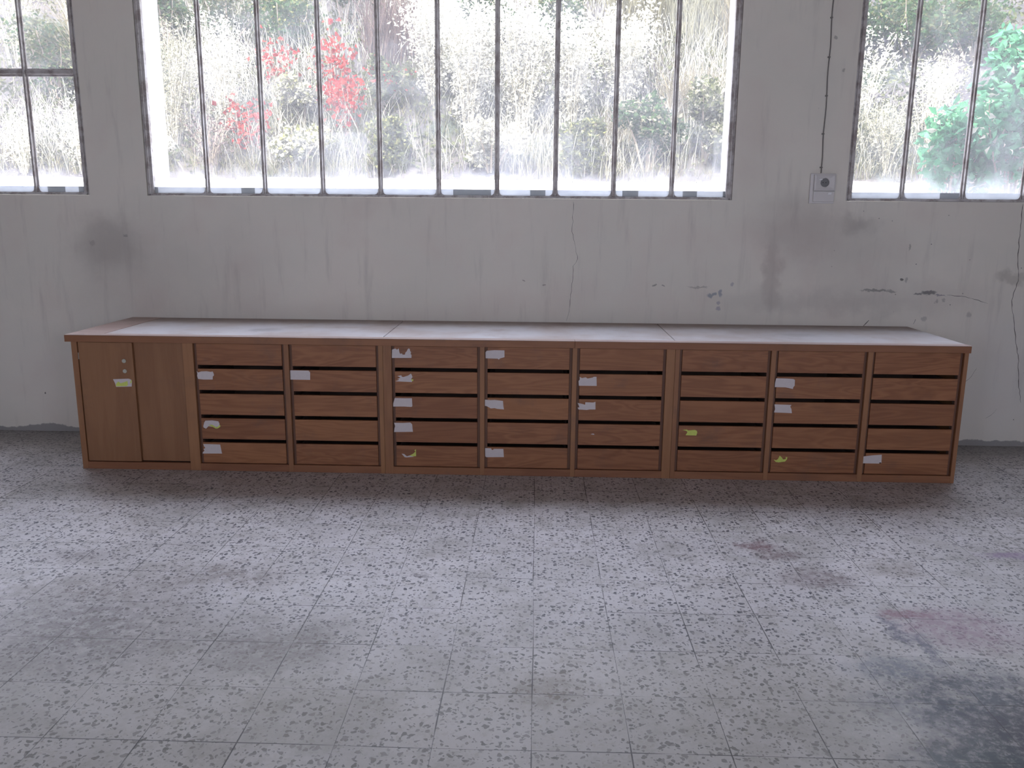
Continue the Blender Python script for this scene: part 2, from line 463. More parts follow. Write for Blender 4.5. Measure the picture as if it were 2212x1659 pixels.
MAT = dict(
    wall=mat_wall(), floor=mat_floor(),
    drawer=mat_wood('drawer_front_veneer', (0.205, 0.080, 0.036), (0.39, 0.172, 0.078), 0),
    stile=mat_wood('frame_hardwood', (0.245, 0.110, 0.052), (0.36, 0.178, 0.085), 2, 0.7, 0.5, 0.5),
    rail=mat_wood('rail_hardwood', (0.215, 0.088, 0.044), (0.33, 0.152, 0.076), 0, 0.6, 0.5, 0.6),
    door=mat_wood('door_veneer', (0.225, 0.104, 0.050), (0.32, 0.162, 0.080), 2, 0.5, 0.5, 0.5),
    edge=mat_wood('worktop_edging_wood', (0.32, 0.215, 0.18), (0.46, 0.36, 0.325), 0, 0.6, 0.42, 0.5),
    guide=mat_wood('guide_strip_wood', (0.135, 0.066, 0.042), (0.21, 0.105, 0.066), 2, 0.7, 0.6, 0.5),
    inner=plain('cabinet_inside', (0.16, 0.11, 0.09), 0.8),
    top=mat_top(), steel=mat_steel(), glass=mat_glass(), strip=mat_strip(),
    paper=plain('old_paper_sticker', (0.66, 0.61, 0.61), 0.8, 0, 0.06, 60),
    yellow=plain('yellow_paper_remnant', (0.62, 0.70, 0.16), 0.75, 0, 0.12, 90),
    black=plain('black_ink_scrap', (0.02, 0.02, 0.02), 0.7),
    lock=plain('pale_lock_metal', (0.62, 0.62, 0.54), 0.38, 0.35, 0.08),
    brass=plain('worn_hinge_metal', (0.70, 0.66, 0.58), 0.3, 0.8),
    socket=plain('grey_painted_plastic', (0.66, 0.64, 0.625), 0.42, 0, 0.05, 12),
    socketdark=plain('socket_recess_plastic', (0.20, 0.20, 0.20), 0.5, 0, 0.05),
    white=plain('white_plastic', (0.85, 0.85, 0.85), 0.2),
    cable=plain('painted_cable', (0.20, 0.185, 0.175), 0.6),
    crack=plain('crack_dark_line', (0.07, 0.065, 0.06), 0.95),  # dark tone of the crack ribbons
    plaster=plain('white_exterior_plaster', (0.74, 0.725, 0.70), 0.9, 0, 0.06, 6),
    ceiling=plain('ceiling_paint', (0.27, 0.235, 0.205), 0.9, 0, 0.05, 2),
    concrete=plain('bleached_concrete', (0.62, 0.61, 0.58), 0.9, 0, 0.12, 8),
    soil=mat_soil(),
)


# ------------------------------------------------------------------ mesh helpers
def tag(o, label=None, cat=None, group=None, kind=None):
    if label:
        o['label'] = label
    if cat:
        o['category'] = cat
    if group:
        o['group'] = group
    if kind:
        o['kind'] = kind
    return o


def empty(name, loc=(0, 0, 0)):
    o = bpy.data.objects.new(name, None)
    o.empty_display_size = 0.1
    o.location = loc
    COL.objects.link(o)
    return o


class MB:
    def __init__(self):
        self.v, self.f = [], []

    def box(self, x0, x1, y0, y1, z0, z1):
        b = len(self.v)
        self.v += [(x0, y0, z0), (x1, y0, z0), (x1, y1, z0), (x0, y1, z0), (x0, y0, z1), (x1, y0, z1), (x1, y1, z1), (x0, y1, z1)]
        self.f += [tuple(b + i for i in q) for q in ((0, 3, 2, 1), (4, 5, 6, 7), (0, 1, 5, 4), (1, 2, 6, 5), (2, 3, 7, 6), (3, 0, 4, 7))]
        return self

    def prism(self, pts, y0, y1):
        """outline in x,z pulled between y0 and y1 (y0 is the side facing the room)"""
        n, b = len(pts), len(self.v)
        area = sum(pts[i][0] * pts[(i + 1) % n][1] - pts[(i + 1) % n][0] * pts[i][1] for i in range(n))
        if area < 0:
            pts = pts[::-1]
        self.v += [(x, y0, z) for x, z in pts] + [(x, y1, z) for x, z in pts]
        self.f += [tuple(b + i for i in range(n)), tuple(b + n + i for i in reversed(range(n)))]
        self.f += [(b + i, b + n + i, b + n + (i + 1) % n, b + (i + 1) % n) for i in range(n)]
        return self

    def lathe(self, cx, cz, prof, seg=28):
        """ring profile [(radius, y)] turned about an axis along y"""
        b = len(self.v)
        for r, y in prof:
            for k in range(seg):
                a = 2 * PI * k / seg
                self.v.append((cx + r * math.cos(a), y, cz + r * math.sin(a)))
        for i in range(len(prof) - 1):
            for k in range(seg):
                k2 = (k + 1) % seg
                self.f.append((b + i * seg + k, b + (i + 1) * seg + k, b + (i + 1) * seg + k2, b + i * seg + k2))
        self.f.append(tuple(b + k for k in range(seg)))
        self.f.append(tuple(b + (len(prof) - 1) * seg + k for k in reversed(range(seg))))
        return self

    def tube(self, pts, r, seg=8):
        b = len(self.v)
        pts = [Vector(p) for p in pts]
        rr = r if isinstance(r, (list, tuple)) else [r] * len(pts)
        for i, p in enumerate(pts):
            d = (pts[min(i + 1, len(pts) - 1)] - pts[max(i - 1, 0)]).normalized()
            a = d.cross(Vector((0, 1, 0.01))).normalized()
            c = d.cross(a)
            for k in range(seg):
                t = 2 * PI * k / seg
                self.v.append(tuple(p + (a * math.cos(t) + c * math.sin(t)) * rr[i]))
        for i in range(len(pts) - 1):
            for k in range(seg):
                k2 = (k + 1) % seg
                self.f.append((b + i * seg + k, b + i * seg + k2, b + (i + 1) * seg + k2, b + (i + 1) * seg + k))
        self.f.append(tuple(b + k for k in reversed(range(seg))))
        self.f.append(tuple(b + (len(pts) - 1) * seg + k for k in range(seg)))
        return self

    def mesh(self, name, mat, origin=(0, 0, 0)):
        me = bpy.data.meshes.new(name)
        ox, oy, oz = origin
        me.from_pydata([(x - ox, y - oy, z - oz) for x, y, z in self.v], [], self.f)
        me.materials.append(mat)
        me.validate()
        me.update()
        return me

    def build(self, name, mat, parent=None, bevel=0.0, origin=(0, 0, 0), loc=None, recalc=False):
        me = self.mesh(name, mat, origin)
        if recalc:
            bm = bmesh.new()
            bm.from_mesh(me)
            bmesh.ops.recalc_face_normals(bm, faces=bm.faces)
            bm.to_mesh(me)
            bm.free()
        o = bpy.data.objects.new(name, me)
        COL.objects.link(o)
        o.location = loc if loc is not None else origin
        if parent is not None:
            o.parent = parent
        if bevel:
            m = o.modifiers.new('bevel', 'BEVEL')
            m.width = bevel
            m.segments = 2
            m.limit_method = 'ANGLE'
        return o


def structure(o):
    o['kind'] = 'structure'
    return o


# ------------------------------------------------------------------ room shell
m = MB().box(RX0 - 0.2, RX1 + 0.2, RY0 - 0.2, 0.0, -0.2, 0.0)
structure(m.build('floor', MAT['floor']))
m = MB().box(RX0 - 0.2, RX1 + 0.2, RY0 - 0.2, WT, RZ, RZ + 0.15)
structure(m.build('ceiling', MAT['ceiling']))


def wall_openings(m, y0, y1, openings, sill, head):
    xs = [RX0 - 0.2] + [q for o in openings for q in o] + [RX1 + 0.2]
    m.box(xs[0], xs[-1], y0, y1, -0.2 if y0 == 0 else 0.0, sill)
    m.box(xs[0], xs[-1], y0, y1, head, RZ)
    for i in range(0, len(xs), 2):
        m.box(xs[i], xs[i + 1], y0, y1, sill, head)


m = MB()
wall_openings(m, 0.0, WT, WIN, SILL, HEAD)
wall_back = structure(m.build('wall_back', MAT['wall']))
# white exterior reveals lining the openings, outside of the glazing
for a, b in WIN:
    m = MB()
    m.box(a, a + 0.012, 0.05, WT + 0.01, SILL, HEAD).box(b - 0.012, b, 0.05, WT + 0.01, SILL, HEAD)
    m.box(a, b, 0.05, WT + 0.01, HEAD - 0.012, HEAD)
    m.build('window_reveal', MAT['plaster'], wall_back)
m = MB()
wall_openings(m, RY0 - 0.2, RY0, REAR_FILL, 1.2, 3.0)
structure(m.build('wall_front', MAT['ceiling']))
structure(MB().box(RX0 - 0.2, RX0, RY0, 0.0, 0.0, RZ).build('wall_left', MAT['ceiling']))
structure(MB().box(RX1, RX1 + 0.2, RY0, 0.0, 0.0, RZ).build('wall_right', MAT['ceiling']))


def crack(pts, w, n=0):
    """hairline crack: jittered thin ribbon with a little depth"""
    rs = random.Random(len(pts) + int(pts[0][0] * 100) + n)
    P = []
    for (x0, z0), (x1, z1) in zip(pts, pts[1:]):
        k = max(2, int(math.hypot(x1 - x0, z1 - z0) / 0.022))
        for i in range(k):
            t = i / k
            P.append((x0 + (x1 - x0) * t + rs.uniform(-.0035, .0035), z0 + (z1 - z0) * t + rs.uniform(-.002, .002)))
    P.append(pts[-1])
    wd = [w * rs.uniform(0.35, 1.2) * (0.4 if i in (0, len(P) - 1) else 1) for i in range(len(P))]
    horiz = abs(pts[-1][0] - pts[0][0]) > abs(pts[-1][1] - pts[0][1])
    if horiz:
        L = [(x, z + q / 2) for (x, z), q in zip(P, wd)]
        Rr = [(x, z - q / 2) for (x, z), q in zip(P, wd)]
    else:
        L = [(x - q / 2, z) for (x, z), q in zip(P, wd)]
        Rr = [(x + q / 2, z) for (x, z), q in zip(P, wd)]
    m = MB()
    y = -0.0006
    m.v = [(x, y, z) for x, z in L] + [(x, y, z) for x, z in Rr]
    k = len(L)
    m.f = [(i, i + 1, k + i + 1, k + i) for i in range(k - 1)]
    m.v += [(a, 0.004, c) for a, b, c in m.v]
    m.f += [(i, i + 1, 2 * k + i + 1, 2 * k + i) for i in range(k - 1)] + [(k + i, k + i + 1, 3 * k + i + 1, 3 * k + i) for i in range(k - 1)]
    return m.build('crack', MAT['crack'], wall_back)


crack([(0.929, 1.671), (0.924, 1.47), (0.967, 1.283), (0.935, 1.235), (0.935, 1.155), (0.919, 0.995), (0.915, 0.92), (0.896, 0.852)], 0.0026)
crack([(3.926, 1.68), (3.938, 1.374), (3.944, 1.281), (3.966, 1.187), (3.936, 1.03), (3.968, 0.903), (4.005, 0.742), (4.037, 0.613), (4.059, 0.449), (4.092, 0.317)], 0.0040)
crack([(3.56, 0.402), (3.66, 0.43), (3.73, 0.50), (3.76, 0.56)], 0.0032)
crack([(2.95, 0.840), (2.985, 0.885)], 0.0085, 1)
crack([(3.293, 0.862), (3.302, 0.895)], 0.0065, 1)
crack([(3.50, 1.065), (3.62, 1.055), (3.78, 1.01)], 0.0028)
crack([(3.86, 0.20), (3.90, 0.225), (3.93, 0.27)], 0.0022)

# ------------------------------------------------------------------ windows
def window(name, a, b, bars, label, cross=None):
    w = structure(empty(name, ((a + b) / 2, 0.03, SILL)))
    ox, oy, oz = w.location

    def bl(m, nm, mat, bevel=0.0):
        return m.build(nm, mat, w, bevel, origin=(ox, oy, oz), loc=(0, 0, 0))
    f = MB()
    fw = 0.042
    e = 0.001
    f.box(a + e, a + fw, 0.012, 0.048, SILL + e, HEAD - e)
    f.box(b - fw, b - e, 0.012, 0.048, SILL + e, HEAD - e)
    f.box(a + fw, b - fw, 0.012, 0.048, SILL + e, SILL + 0.018)
    f.box(a + fw, b - fw, 0.012, 0.048, HEAD - 0.05, HEAD - e)
    # raised inner lip of the side bars
    f.box(a + 0.014, a + 0.024, 0.002, 0.012, SILL + e, HEAD - e)
    f.box(b - 0.024, b - 0.014, 0.002, 0.012, SILL + e, HEAD - e)
    f.box(a + 0.014, b - 0.014, 0.002, 0.012, SILL + e, SILL + 0.010)
    bl(f, 'window_frame', MAT['steel'], 0.0015)
    edges = [a + fw] + [q for x in bars for q in (x - 0.016, x + 0.016)] + [b - fw]
    # glazing strip at the foot, with gusseted corners
    for i in range(0, len(edges), 2):
        s = MB().box(edges[i], edges[i + 1], 0.026, 0.034, SILL + 0.018, SILL + 0.058)
        bl(s, 'glazing_strip', MAT['strip'])
    for x in bars:
        g = MB()
        g.box(x - 0.0165, x + 0.0165, 0.030, 0.040, SILL + 0.0185, HEAD - 0.0505)
        g.box(x - 0.0065, x + 0.0065, 0.006, 0.030, SILL + 0.0185, HEAD - 0.0505)
        for sgn in (-1, 1):
            q = [(x + sgn * 0.0165, SILL + 0.0185), (x + sgn * 0.040, SILL + 0.0185), (x + sgn * 0.028, SILL + 0.024), (x + sgn * 0.0205, SILL + 0.034), (x + sgn * 0.0165, SILL + 0.052)]
            g.prism(q, 0.022, 0.0255)
        bl(g, 'glazing_bar', MAT['steel'], 0.0012)
    if cross:
        g = MB()
        for i in range(0, len(edges), 2):
            g.box(edges[i], edges[i + 1], 0.030, 0.040, cross - 0.026, cross + 0.026)
            g.box(edges[i], edges[i + 1], 0.010, 0.030, cross - 0.012, cross + 0.014)
        bl(g, 'crossbar', MAT['steel'], 0.0012)
    for i in range(0, len(edges), 2):
        p = MB().box(edges[i] - 0.004, edges[i + 1] + 0.004, 0.0405, 0.0445, SILL + 0.0185, HEAD - 0.0505)
        bl(p, 'pane', MAT['glass'])
    return w


window('window_1', WIN[0][0], WIN[0][1], [-4.33, -3.95, -3.56, -3.175, -2.785], '', 2.492)
window('window_2', WIN[1][0], WIN[1][1], [-1.588, -1.189, -0.788, -0.391, 0.008, 0.406, 0.803, 1.198, 1.591], '')
window('window_3', WIN[2][0], WIN[2][1], [3.134, 3.537, 3.935, 4.335], '')

# ------------------------------------------------------------------ counter units
FY = -0.871          # front face of the frames
DY = FY + 0.012      # drawer faces
DH = 0.803           # carcass height
ROWS = [(0.668, 0.800), (0.512, 0.6445), (0.357, 0.4885), (0.2015, 0.3335), (0.0485, 0.1785)]
UNITS = [
    dict(x=(-2.138, -0.2355), open=[(-0.836 - 0.555, -0.836), (-0.807, -0.262)], door=(-2.103, -1.455),
         label='left counter unit with two plain doors beside ten drawers'),
    dict(x=(-0.2345, 1.5185), open=[(-0.183, 0.352), (0.380, 0.907), (0.935, 1.467)], door=None,
         label='middle wooden drawer unit with fifteen drawers and most of the torn paper stickers'),
    dict(x=(1.5195, 3.240), open=[(1.546, 2.087), (2.115, 2.654), (2.684, 3.216)], door=None,
         label='right wooden drawer unit ending in the plain side nearest the cracked wall'),
]
LABELS = [
    (2, 0, 'w', [(-0.1819,0.727),(-0.1794,0.7777),(-0.1739,0.7801),(-0.1601,0.7849),(-0.1488,0.7781),(-0.1382,0.7852),(-0.1354,0.7645),(-0.1311,0.7531),(-0.1196,0.7555),(-0.1152,0.7477),(-0.1015,0.7488),(-0.099,0.7604),(-0.0897,0.7697),(-0.0849,0.7813),(-0.078,0.7869),(-0.0713,0.7815),(-0.0701,0.77),(-0.0647,0.7655),(-0.0672,0.7516),(-0.0618,0.7471),(-0.063,0.7286)]),
    (2, 1, 'w', [(-0.1642,0.5833),(-0.1434,0.5906),(-0.141,0.5962),(-0.1524,0.5974),(-0.1339,0.6047),(-0.1339,0.6084),(-0.1498,0.6161),(-0.1267,0.6211),(-0.1223,0.6119),(-0.1132,0.6106),(-0.0855,0.6194),(-0.0669,0.6327),(-0.0603,0.6174),(-0.0581,0.6104),(-0.0674,0.5987),(-0.0584,0.5918),(-0.0632,0.58)]),
    (2, 1, 'y', [(-0.0652,0.5987),(-0.0528,0.5965),(-0.0548,0.5862),(-0.063,0.587)]),
    (2, 2, 'w', [(-0.1799,0.4255),(-0.1796,0.4421),(-0.1721,0.4682),(-0.1687,0.479),(-0.111,0.4785),(-0.0639,0.4792),(-0.0619,0.4297),(-0.068,0.4249),(-0.1119,0.4266)]),
    (2, 3, 'w', [(-0.1777,0.2646),(-0.1749,0.2876),(-0.17,0.302),(-0.1765,0.3234),(-0.1231,0.3228),(-0.0766,0.3265),(-0.0652,0.3157),(-0.0613,0.2679)]),
    (2, 4, 'w', [(-0.1337,0.127),(-0.1174,0.1249),(-0.1013,0.1106),(-0.0848,0.1158),(-0.0568,0.109),(-0.1037,0.1033),(-0.1154,0.1055)]),
    (2, 4, 'y', [(-0.0848,0.1158),(-0.0612,0.1283),(-0.0469,0.1431),(-0.0538,0.1502),(-0.0444,0.1576),(-0.0436,0.1126),(-0.0661,0.1112)]),
    (3, 0, 'w', [(0.3857,0.7324),(0.3847,0.7691),(0.3924,0.7784),(0.4173,0.781),(0.44,0.7827),(0.4988,0.7821),(0.4991,0.7408),(0.4719,0.7326),(0.4652,0.7252),(0.4583,0.7311)]),
    (3, 2, 'w', [(0.3816,0.4389),(0.3815,0.4774),(0.4183,0.4747),(0.4412,0.4765),(0.4917,0.4711),(0.4942,0.4406),(0.498,0.418),(0.4552,0.4211),(0.4414,0.4256),(0.4184,0.4229),(0.3931,0.4367)]),
    (3, 4, 'w', [(0.3844,0.119),(0.383,0.1721),(0.4192,0.1703),(0.4285,0.1584),(0.4378,0.1672),(0.4958,0.1682),(0.4994,0.1162),(0.3914,0.1134)]),
    (0, 1, 'w', [(-1.3794,0.6303),(-1.3725,0.6209),(-1.3531,0.6276),(-1.3189,0.6293),(-1.2964,0.6258),(-1.2811,0.6279),(-1.2754,0.6108),(-1.2759,0.6031),(-1.2831,0.5973),(-1.2851,0.5781),(-1.3413,0.5773),(-1.3753,0.5807),(-1.3796,0.5998),(-1.3768,0.6132)]),
    (0, 3, 'w', [(-1.3633,0.2824),(-1.3559,0.3061),(-1.3474,0.3179),(-1.3051,0.3206),(-1.2671,0.3153),(-1.2604,0.2998),(-1.2653,0.284),(-1.2888,0.2758),(-1.3039,0.2795),(-1.3306,0.283),(-1.347,0.267),(-1.3619,0.2746)]),
    (0, 3, 'y', [(-1.3301,0.2908),(-1.3069,0.2932),(-1.2922,0.2836),(-1.2811,0.2759),(-1.2651,0.286),(-1.2587,0.2959),(-1.2558,0.2822),(-1.2719,0.2702),(-1.2854,0.2688),(-1.3039,0.2795)]),
    (0, 4, 'w', [(-1.3791,0.1065),(-1.3765,0.1164),(-1.3663,0.1246),(-1.3713,0.1364),(-1.3593,0.1425),(-1.3663,0.1523),(-1.3711,0.1681),(-1.2651,0.1667),(-1.2572,0.1085)]),
    (1, 1, 'w', [(-0.8046,0.6422),(-0.6917,0.6418),(-0.6828,0.6306),(-0.6847,0.5848),(-0.8053,0.585)]),
    (4, 1, 'w', [(0.9496,0.572),(0.947,0.5998),(0.9543,0.6115),(0.952,0.6269),(0.9673,0.6194),(0.9898,0.6244),(1.0014,0.6168),(1.0314,0.6234),(1.0388,0.6282),(1.0546,0.6284),(1.0574,0.5724)]),
    (4, 2, 'w', [(0.9453,0.4364),(0.9567,0.4385),(0.9446,0.4657),(0.9713,0.4602),(0.9905,0.4547),(0.992,0.4703),(1.0395,0.4691),(1.0526,0.474),(1.054,0.4263),(1.0179,0.4257),(1.0027,0.4224),(0.9513,0.4247)]),
    (4, 3, 'w', [(1.0279,0.2701),(1.0392,0.2743),(1.0488,0.2744),(1.0521,0.2669)]),
    (5, 3, 'y', [(1.5852,0.3069),(1.6136,0.3094),(1.6177,0.3035),(1.6611,0.3082),(1.6728,0.3024),(1.6754,0.2906),(1.6706,0.2728),(1.6059,0.2737),(1.6163,0.2936),(1.6083,0.3014)]),
    (6, 1, 'w', [(2.1221,0.5808),(2.1221,0.6059),(2.127,0.6346),(2.1931,0.6338),(2.2298,0.6315),(2.2389,0.6255),(2.2398,0.5915),(2.2319,0.5806),(2.2309,0.5706),(2.2043,0.5766),(2.1867,0.58)]),
    (6, 2, 'w', [(2.1281,0.4244),(2.1336,0.4455),(2.128,0.4745),(2.2297,0.4724),(2.2235,0.4614),(2.2316,0.4471),(2.2363,0.4217),(2.1738,0.4236)]),
    (6, 4, 'y', [(2.1475,0.1295),(2.1638,0.1242),(2.1738,0.1336),(2.1829,0.1543),(2.1942,0.1452),(2.206,0.1305),(2.2216,0.1345),(2.219,0.1456),(2.2297,0.1458),(2.2289,0.1327),(2.2176,0.1176),(2.179,0.1114),(2.161,0.1148)]),
    (7, 4, 'w', [(2.6833,0.1146),(2.6846,0.1574),(2.7402,0.1657),(2.7968,0.1704),(2.7994,0.1185),(2.7856,0.1146)]),
    (7, 4, 'k', [(2.786,0.1213),(2.7972,0.1222),(2.7978,0.1167),(2.7866,0.1153)]),
    (-1, 0, 'w', [(-1.9004,0.5726),(-1.8034,0.5775),(-1.7864,0.5707),(-1.7838,0.5601),(-1.7883,0.5281),(-1.8854,0.525),(-1.8889,0.5444)]),
    (-1, 0, 'y', [(-1.8836,0.5445),(-1.8683,0.5589),(-1.8551,0.5484),(-1.8298,0.5559),(-1.8116,0.5632),(-1.8103,0.5385),(-1.8179,0.5313),(-1.8851,0.5285)]),
    (-1, 0, 'y', [(-1.797,0.5493),(-1.7881,0.5706),(-1.7839,0.5672),(-1.7882,0.5494)]),
]

BACK = -0.045


def label_mesh(pts, y):
    return MB().prism(list(pts), y - 0.0005, y)


colno = 0
for U in UNITS:
    x0, x1 = U['x']
    root = empty('drawer_unit', ((x0 + x1) / 2, (FY + BACK) / 2, 0))
    tag(root, U['label'], 'drawer cabinet', 'drawer units under the worktop')
    ox, oy, oz = root.location

    def ub(m, nm, mat, bevel=0.0):
        c = ((min(v[0] for v in m.v) + max(v[0] for v in m.v)) / 2, (min(v[1] for v in m.v) + max(v[1] for v in m.v)) / 2, (min(v[2] for v in m.v) + max(v[2] for v in m.v)) / 2)
        o = m.build(nm, mat, root, bevel, origin=c, loc=(c[0] - ox, c[1] - oy, c[2] - oz))
        return o, c
    # outer box
    m = MB()
    m.box(x0, x0 + 0.018, FY + 0.022, BACK, 0.0, DH)
    ub(m, 'side_panel', MAT['stile'])
    ub(MB().box(x1 - 0.018, x1, FY + 0.022, BACK, 0.0, DH), 'side_panel', MAT['stile'])
    m = MB().box(x0 + 0.018, x1 - 0.018, FY + 0.0225, BACK, 0.0, 0.030)
    m.box(x0 + 0.018, x1 - 0.018, BACK - 0.010, BACK, 0.030, DH)
    xo = sorted(U['open'] + ([U['door']] if U['door'] else []))
    for (a, b), (c, d) in zip(xo, xo[1:]):
        m.box((b + c) / 2 - 0.008, (b + c) / 2 + 0.008, FY + 0.0225, BACK - 0.010, 0.030, DH - 0.002)
    # upright drawer guides at each side of every opening
    for a, b in U['open']:
        m.box(a - 0.004, a + 0.016, FY + 0.036, FY + 0.052, 0.030, DH - 0.002)
        m.box(b - 0.016, b + 0.004, FY + 0.036, FY + 0.052, 0.030, DH - 0.002)
    ub(m, 'carcass', MAT['inner'])
    for a, b in U['open']:
        for xx0, xx1 in ((a + 0.0002, a + 0.0160), (b - 0.0160, b - 0.0002)):
            ub(MB().box(xx0, xx1, FY + 0.0225, FY + 0.0355, 0.046, DH - 0.004), 'guide_strip', MAT['guide'])
    # frame: stiles between the openings, then rails
    xs = [x0] + [q for o in xo for q in o] + [x1]
    for i in range(0, len(xs), 2):
        m = MB().box(xs[i], xs[i + 1], FY, FY + 0.022, 0.0, DH)
        ub(m, 'stile', MAT['stile'], 0.0012)
    for a, b in xo:
        m = MB().box(a, b, FY + 0.0004, FY + 0.022, 0.0, 0.0455)
        ub(m, 'bottom_rail', MAT['rail'], 0.0012)
    if U['door']:
        a, b = U['door']
        for (da, db, dy, nm) in ((a + 0.004, -1.766, FY + 0.006, 0), (-1.782, b - 0.001, FY + 0.027, 1)):
            m = MB().box(da, db, dy, dy + 0.018, 0.050, DH - 0.003)
            do, dc = ub(m, 'sliding_door', MAT['door'], 0.0015)
            if nm == 0:
                for lx, lz in ((-1.822, 0.687), (-1.822, 0.624)):
                    k = MB().lathe(lx, lz, [(0.0125, dy + 0.001), (0.0125, dy - 0.003), (0.011, dy - 0.0045), (0.0092, dy - 0.0035), (0.0088, dy - 0.001), (0.005, dy - 0.0012), (0.0042, dy - 0.003)])
                    k.build('cylinder_lock', MAT['lock'], do, origin=dc, loc=(0, 0, 0), recalc=True)
                h = MB().box(a + 0.0005, a + 0.0045, dy - 0.002, dy + 0.010, 0.695, 0.735)
                h.build('hinge', MAT['brass'], do, origin=dc, loc=(0, 0, 0))
                for (c_, r_, k_, pts) in LABELS:
                    if c_ == -1:
                        yy = dy - 0.0002 if k_ == 'w' else dy - 0.0008
                        lb = label_mesh(pts, yy).build('paper_sticker' if k_ == 'w' else 'yellow_remnant', MAT[dict(w='paper', y='yellow')[k_]], do, origin=dc, loc=(0, 0, 0))
    # drawers
    for a, b in U['open']:
        w = b - a - 0.034
        me = {}
        for r, (z0, z1) in enumerate(ROWS):
            c = ((a + b) / 2, DY + 0.009, (z0 + z1) / 2)
            if r not in me:
                m = MB().box(-w / 2, w / 2, -0.009, 0.009, -(z1 - z0) / 2, (z1 - z0) / 2)
                me[r] = m.mesh('drawer_front', MAT['drawer'])
                m2 = MB()
                hw, hb = w / 2 - 0.004, -(z1 - z0) / 2
                m2.box(-hw, -hw + 0.012, 0.0095, 0.55, hb + 0.004, hb + 0.105)
                m2.box(hw - 0.012, hw, 0.0095, 0.55, hb + 0.004, hb + 0.105)
                m2.box(-hw + 0.012, hw - 0.012, 0.54, 0.55, hb + 0.004, hb + 0.105)
                m2.box(-hw + 0.012, hw - 0.012, 0.0095, 0.54, hb + 0.004, hb + 0.012)
                meb = m2.mesh('drawer_box', MAT['inner'])
            d = bpy.data.objects.new('drawer', me[r])
            COL.objects.link(d)
            d.parent = root
            d.location = (c[0] - ox, c[1] - oy, c[2] - oz)
            bv = d.modifiers.new('bevel', 'BEVEL')
            bv.width = 0.0014
            bv.segments = 2
            bx = bpy.data.objects.new('drawer_box', meb)
            COL.objects.link(bx)
            bx.parent = d
            for (c_, r_, k_, pts) in LABELS:
                if c_ == colno and r_ == r:
                    yy = DY - (0.0002 if k_ == 'w' else 0.0008)
                    label_mesh(pts, yy).build('paper_sticker' if k_ == 'w' else ('yellow_remnant' if k_ == 'y' else 'black_scrap'),
                                              MAT[dict(w='paper', y='yellow', k='black')[k_]], d, origin=c, loc=(0, 0, 0))
        colno += 1

# ------------------------------------------------------------------ worktop
wt = empty('worktop', (0.54, -0.44, DH))
tag(wt, 'long wooden worktop with dusty pale inlaid panels across the drawer units', 'worktop')
TZ0, TZ1 = DH + 0.001, 0.847
TF, TB = -0.881, -0.012


def wb(m, nm, mat, bevel=0.0):
    c = ((min(v[0] for v in m.v) + max(v[0] for v in m.v)) / 2, (min(v[1] for v in m.v) + max(v[1] for v in m.v)) / 2, (min(v[2] for v in m.v) + max(v[2] for v in m.v)) / 2)
    return m.build(nm, mat, wt, bevel, origin=c, loc=tuple(c[i] - wt.location[i] for i in range(3)))


for e0, e1 in ((-2.170, 0.9187), (0.9203, 3.246)):
    wb(MB().box(e0, e1, TF, TF + 0.068, TZ0, TZ1 - 0.0035), 'front_edging', MAT['rail'], 0.001)
    wb(MB().box(e0, e1, TF + 0.0006, TF + 0.068, TZ1 - 0.0034, TZ1), 'edge_lipping', MAT['edge'], 0.001)
wb(MB().box(-2.170, -1.960, TF + 0.0685, TB, TZ0, TZ1), 'end_board', MAT['edge'], 0.0015)
wb(MB().box(-1.9560, -0.2430, TF + 0.0685, TB, TZ0, TZ1 - 0.0012), 'inlaid_panel', MAT['top'], 0.001)
wb(MB().box(-0.2375, 1.5225, TF + 0.0685, TB, TZ0, TZ1 - 0.0012), 'inlaid_panel', MAT['top'], 0.001)
wb(MB().box(1.5275, 3.246, TF + 0.0685, TB, TZ0, TZ1 - 0.0012), 'inlaid_panel', MAT['top'], 0.001)

# ------------------------------------------------------------------ wall socket and its cable
sk = empty('wall_socket', (2.588, 0.0, 1.77))
tag(sk, 'square grey wall socket with a round recess on the pier between windows', 'socket')


def kb(m, nm, mat, bevel=0.0, **kw):
    return m.build(nm, mat, sk, bevel, origin=tuple(sk.location), loc=(0, 0, 0), **kw)


kb(MB().box(2.506, 2.672, -0.016, -0.0005, 1.670, 1.866), 'back_plate', MAT['socket'], 0.003)
# dished upper module around the round hole
m = MB()
seg = 40
cx, cz, R0 = 2.597, 1.806, 0.0285
ring = []
for k in range(seg):
    a = 2 * PI * k / seg
    ca, sa = math.cos(a), math.sin(a)
    s = 1.0 / max(abs(ca), abs(sa))
    sq = (cx + 0.070 * ca * s, cz + 0.053 * sa * s)
    ring.append([(sq[0], -0.0155, sq[1]), (sq[0], -0.034, sq[1]), (cx + 0.060 * ca * s, -0.037, cz + 0.044 * sa * s),
                 (cx + R0 * 1.06 * ca, -0.033, cz + R0 * 1.06 * sa), (cx + R0 * ca, -0.031, cz + R0 * sa), (cx + R0 * ca, -0.018, cz + R0 * sa)])
L = len(ring[0])
m.v = [p for r in ring for p in r]
for k in range(seg):
    k2 = (k + 1) % seg
    for i in range(L - 1):
        m.f.append((k * L + i, k2 * L + i, k2 * L + i + 1, k * L + i + 1))
kb(m, 'socket_cover', MAT['socket'], recalc=True)
m = MB().lathe(cx, cz, [(R0 - 0.0005, -0.0170), (R0 - 0.0005, -0.0205)])
kb(m, 'socket_recess', MAT['socketdark'], recalc=True)
m = MB()
for s in (-1, 1):
    m.lathe(cx + s * 0.0095, cz, [(0.003, -0.0206), (0.003, -0.0212)], 14)
kb(m, 'pin_hole', MAT['black'], recalc=True)
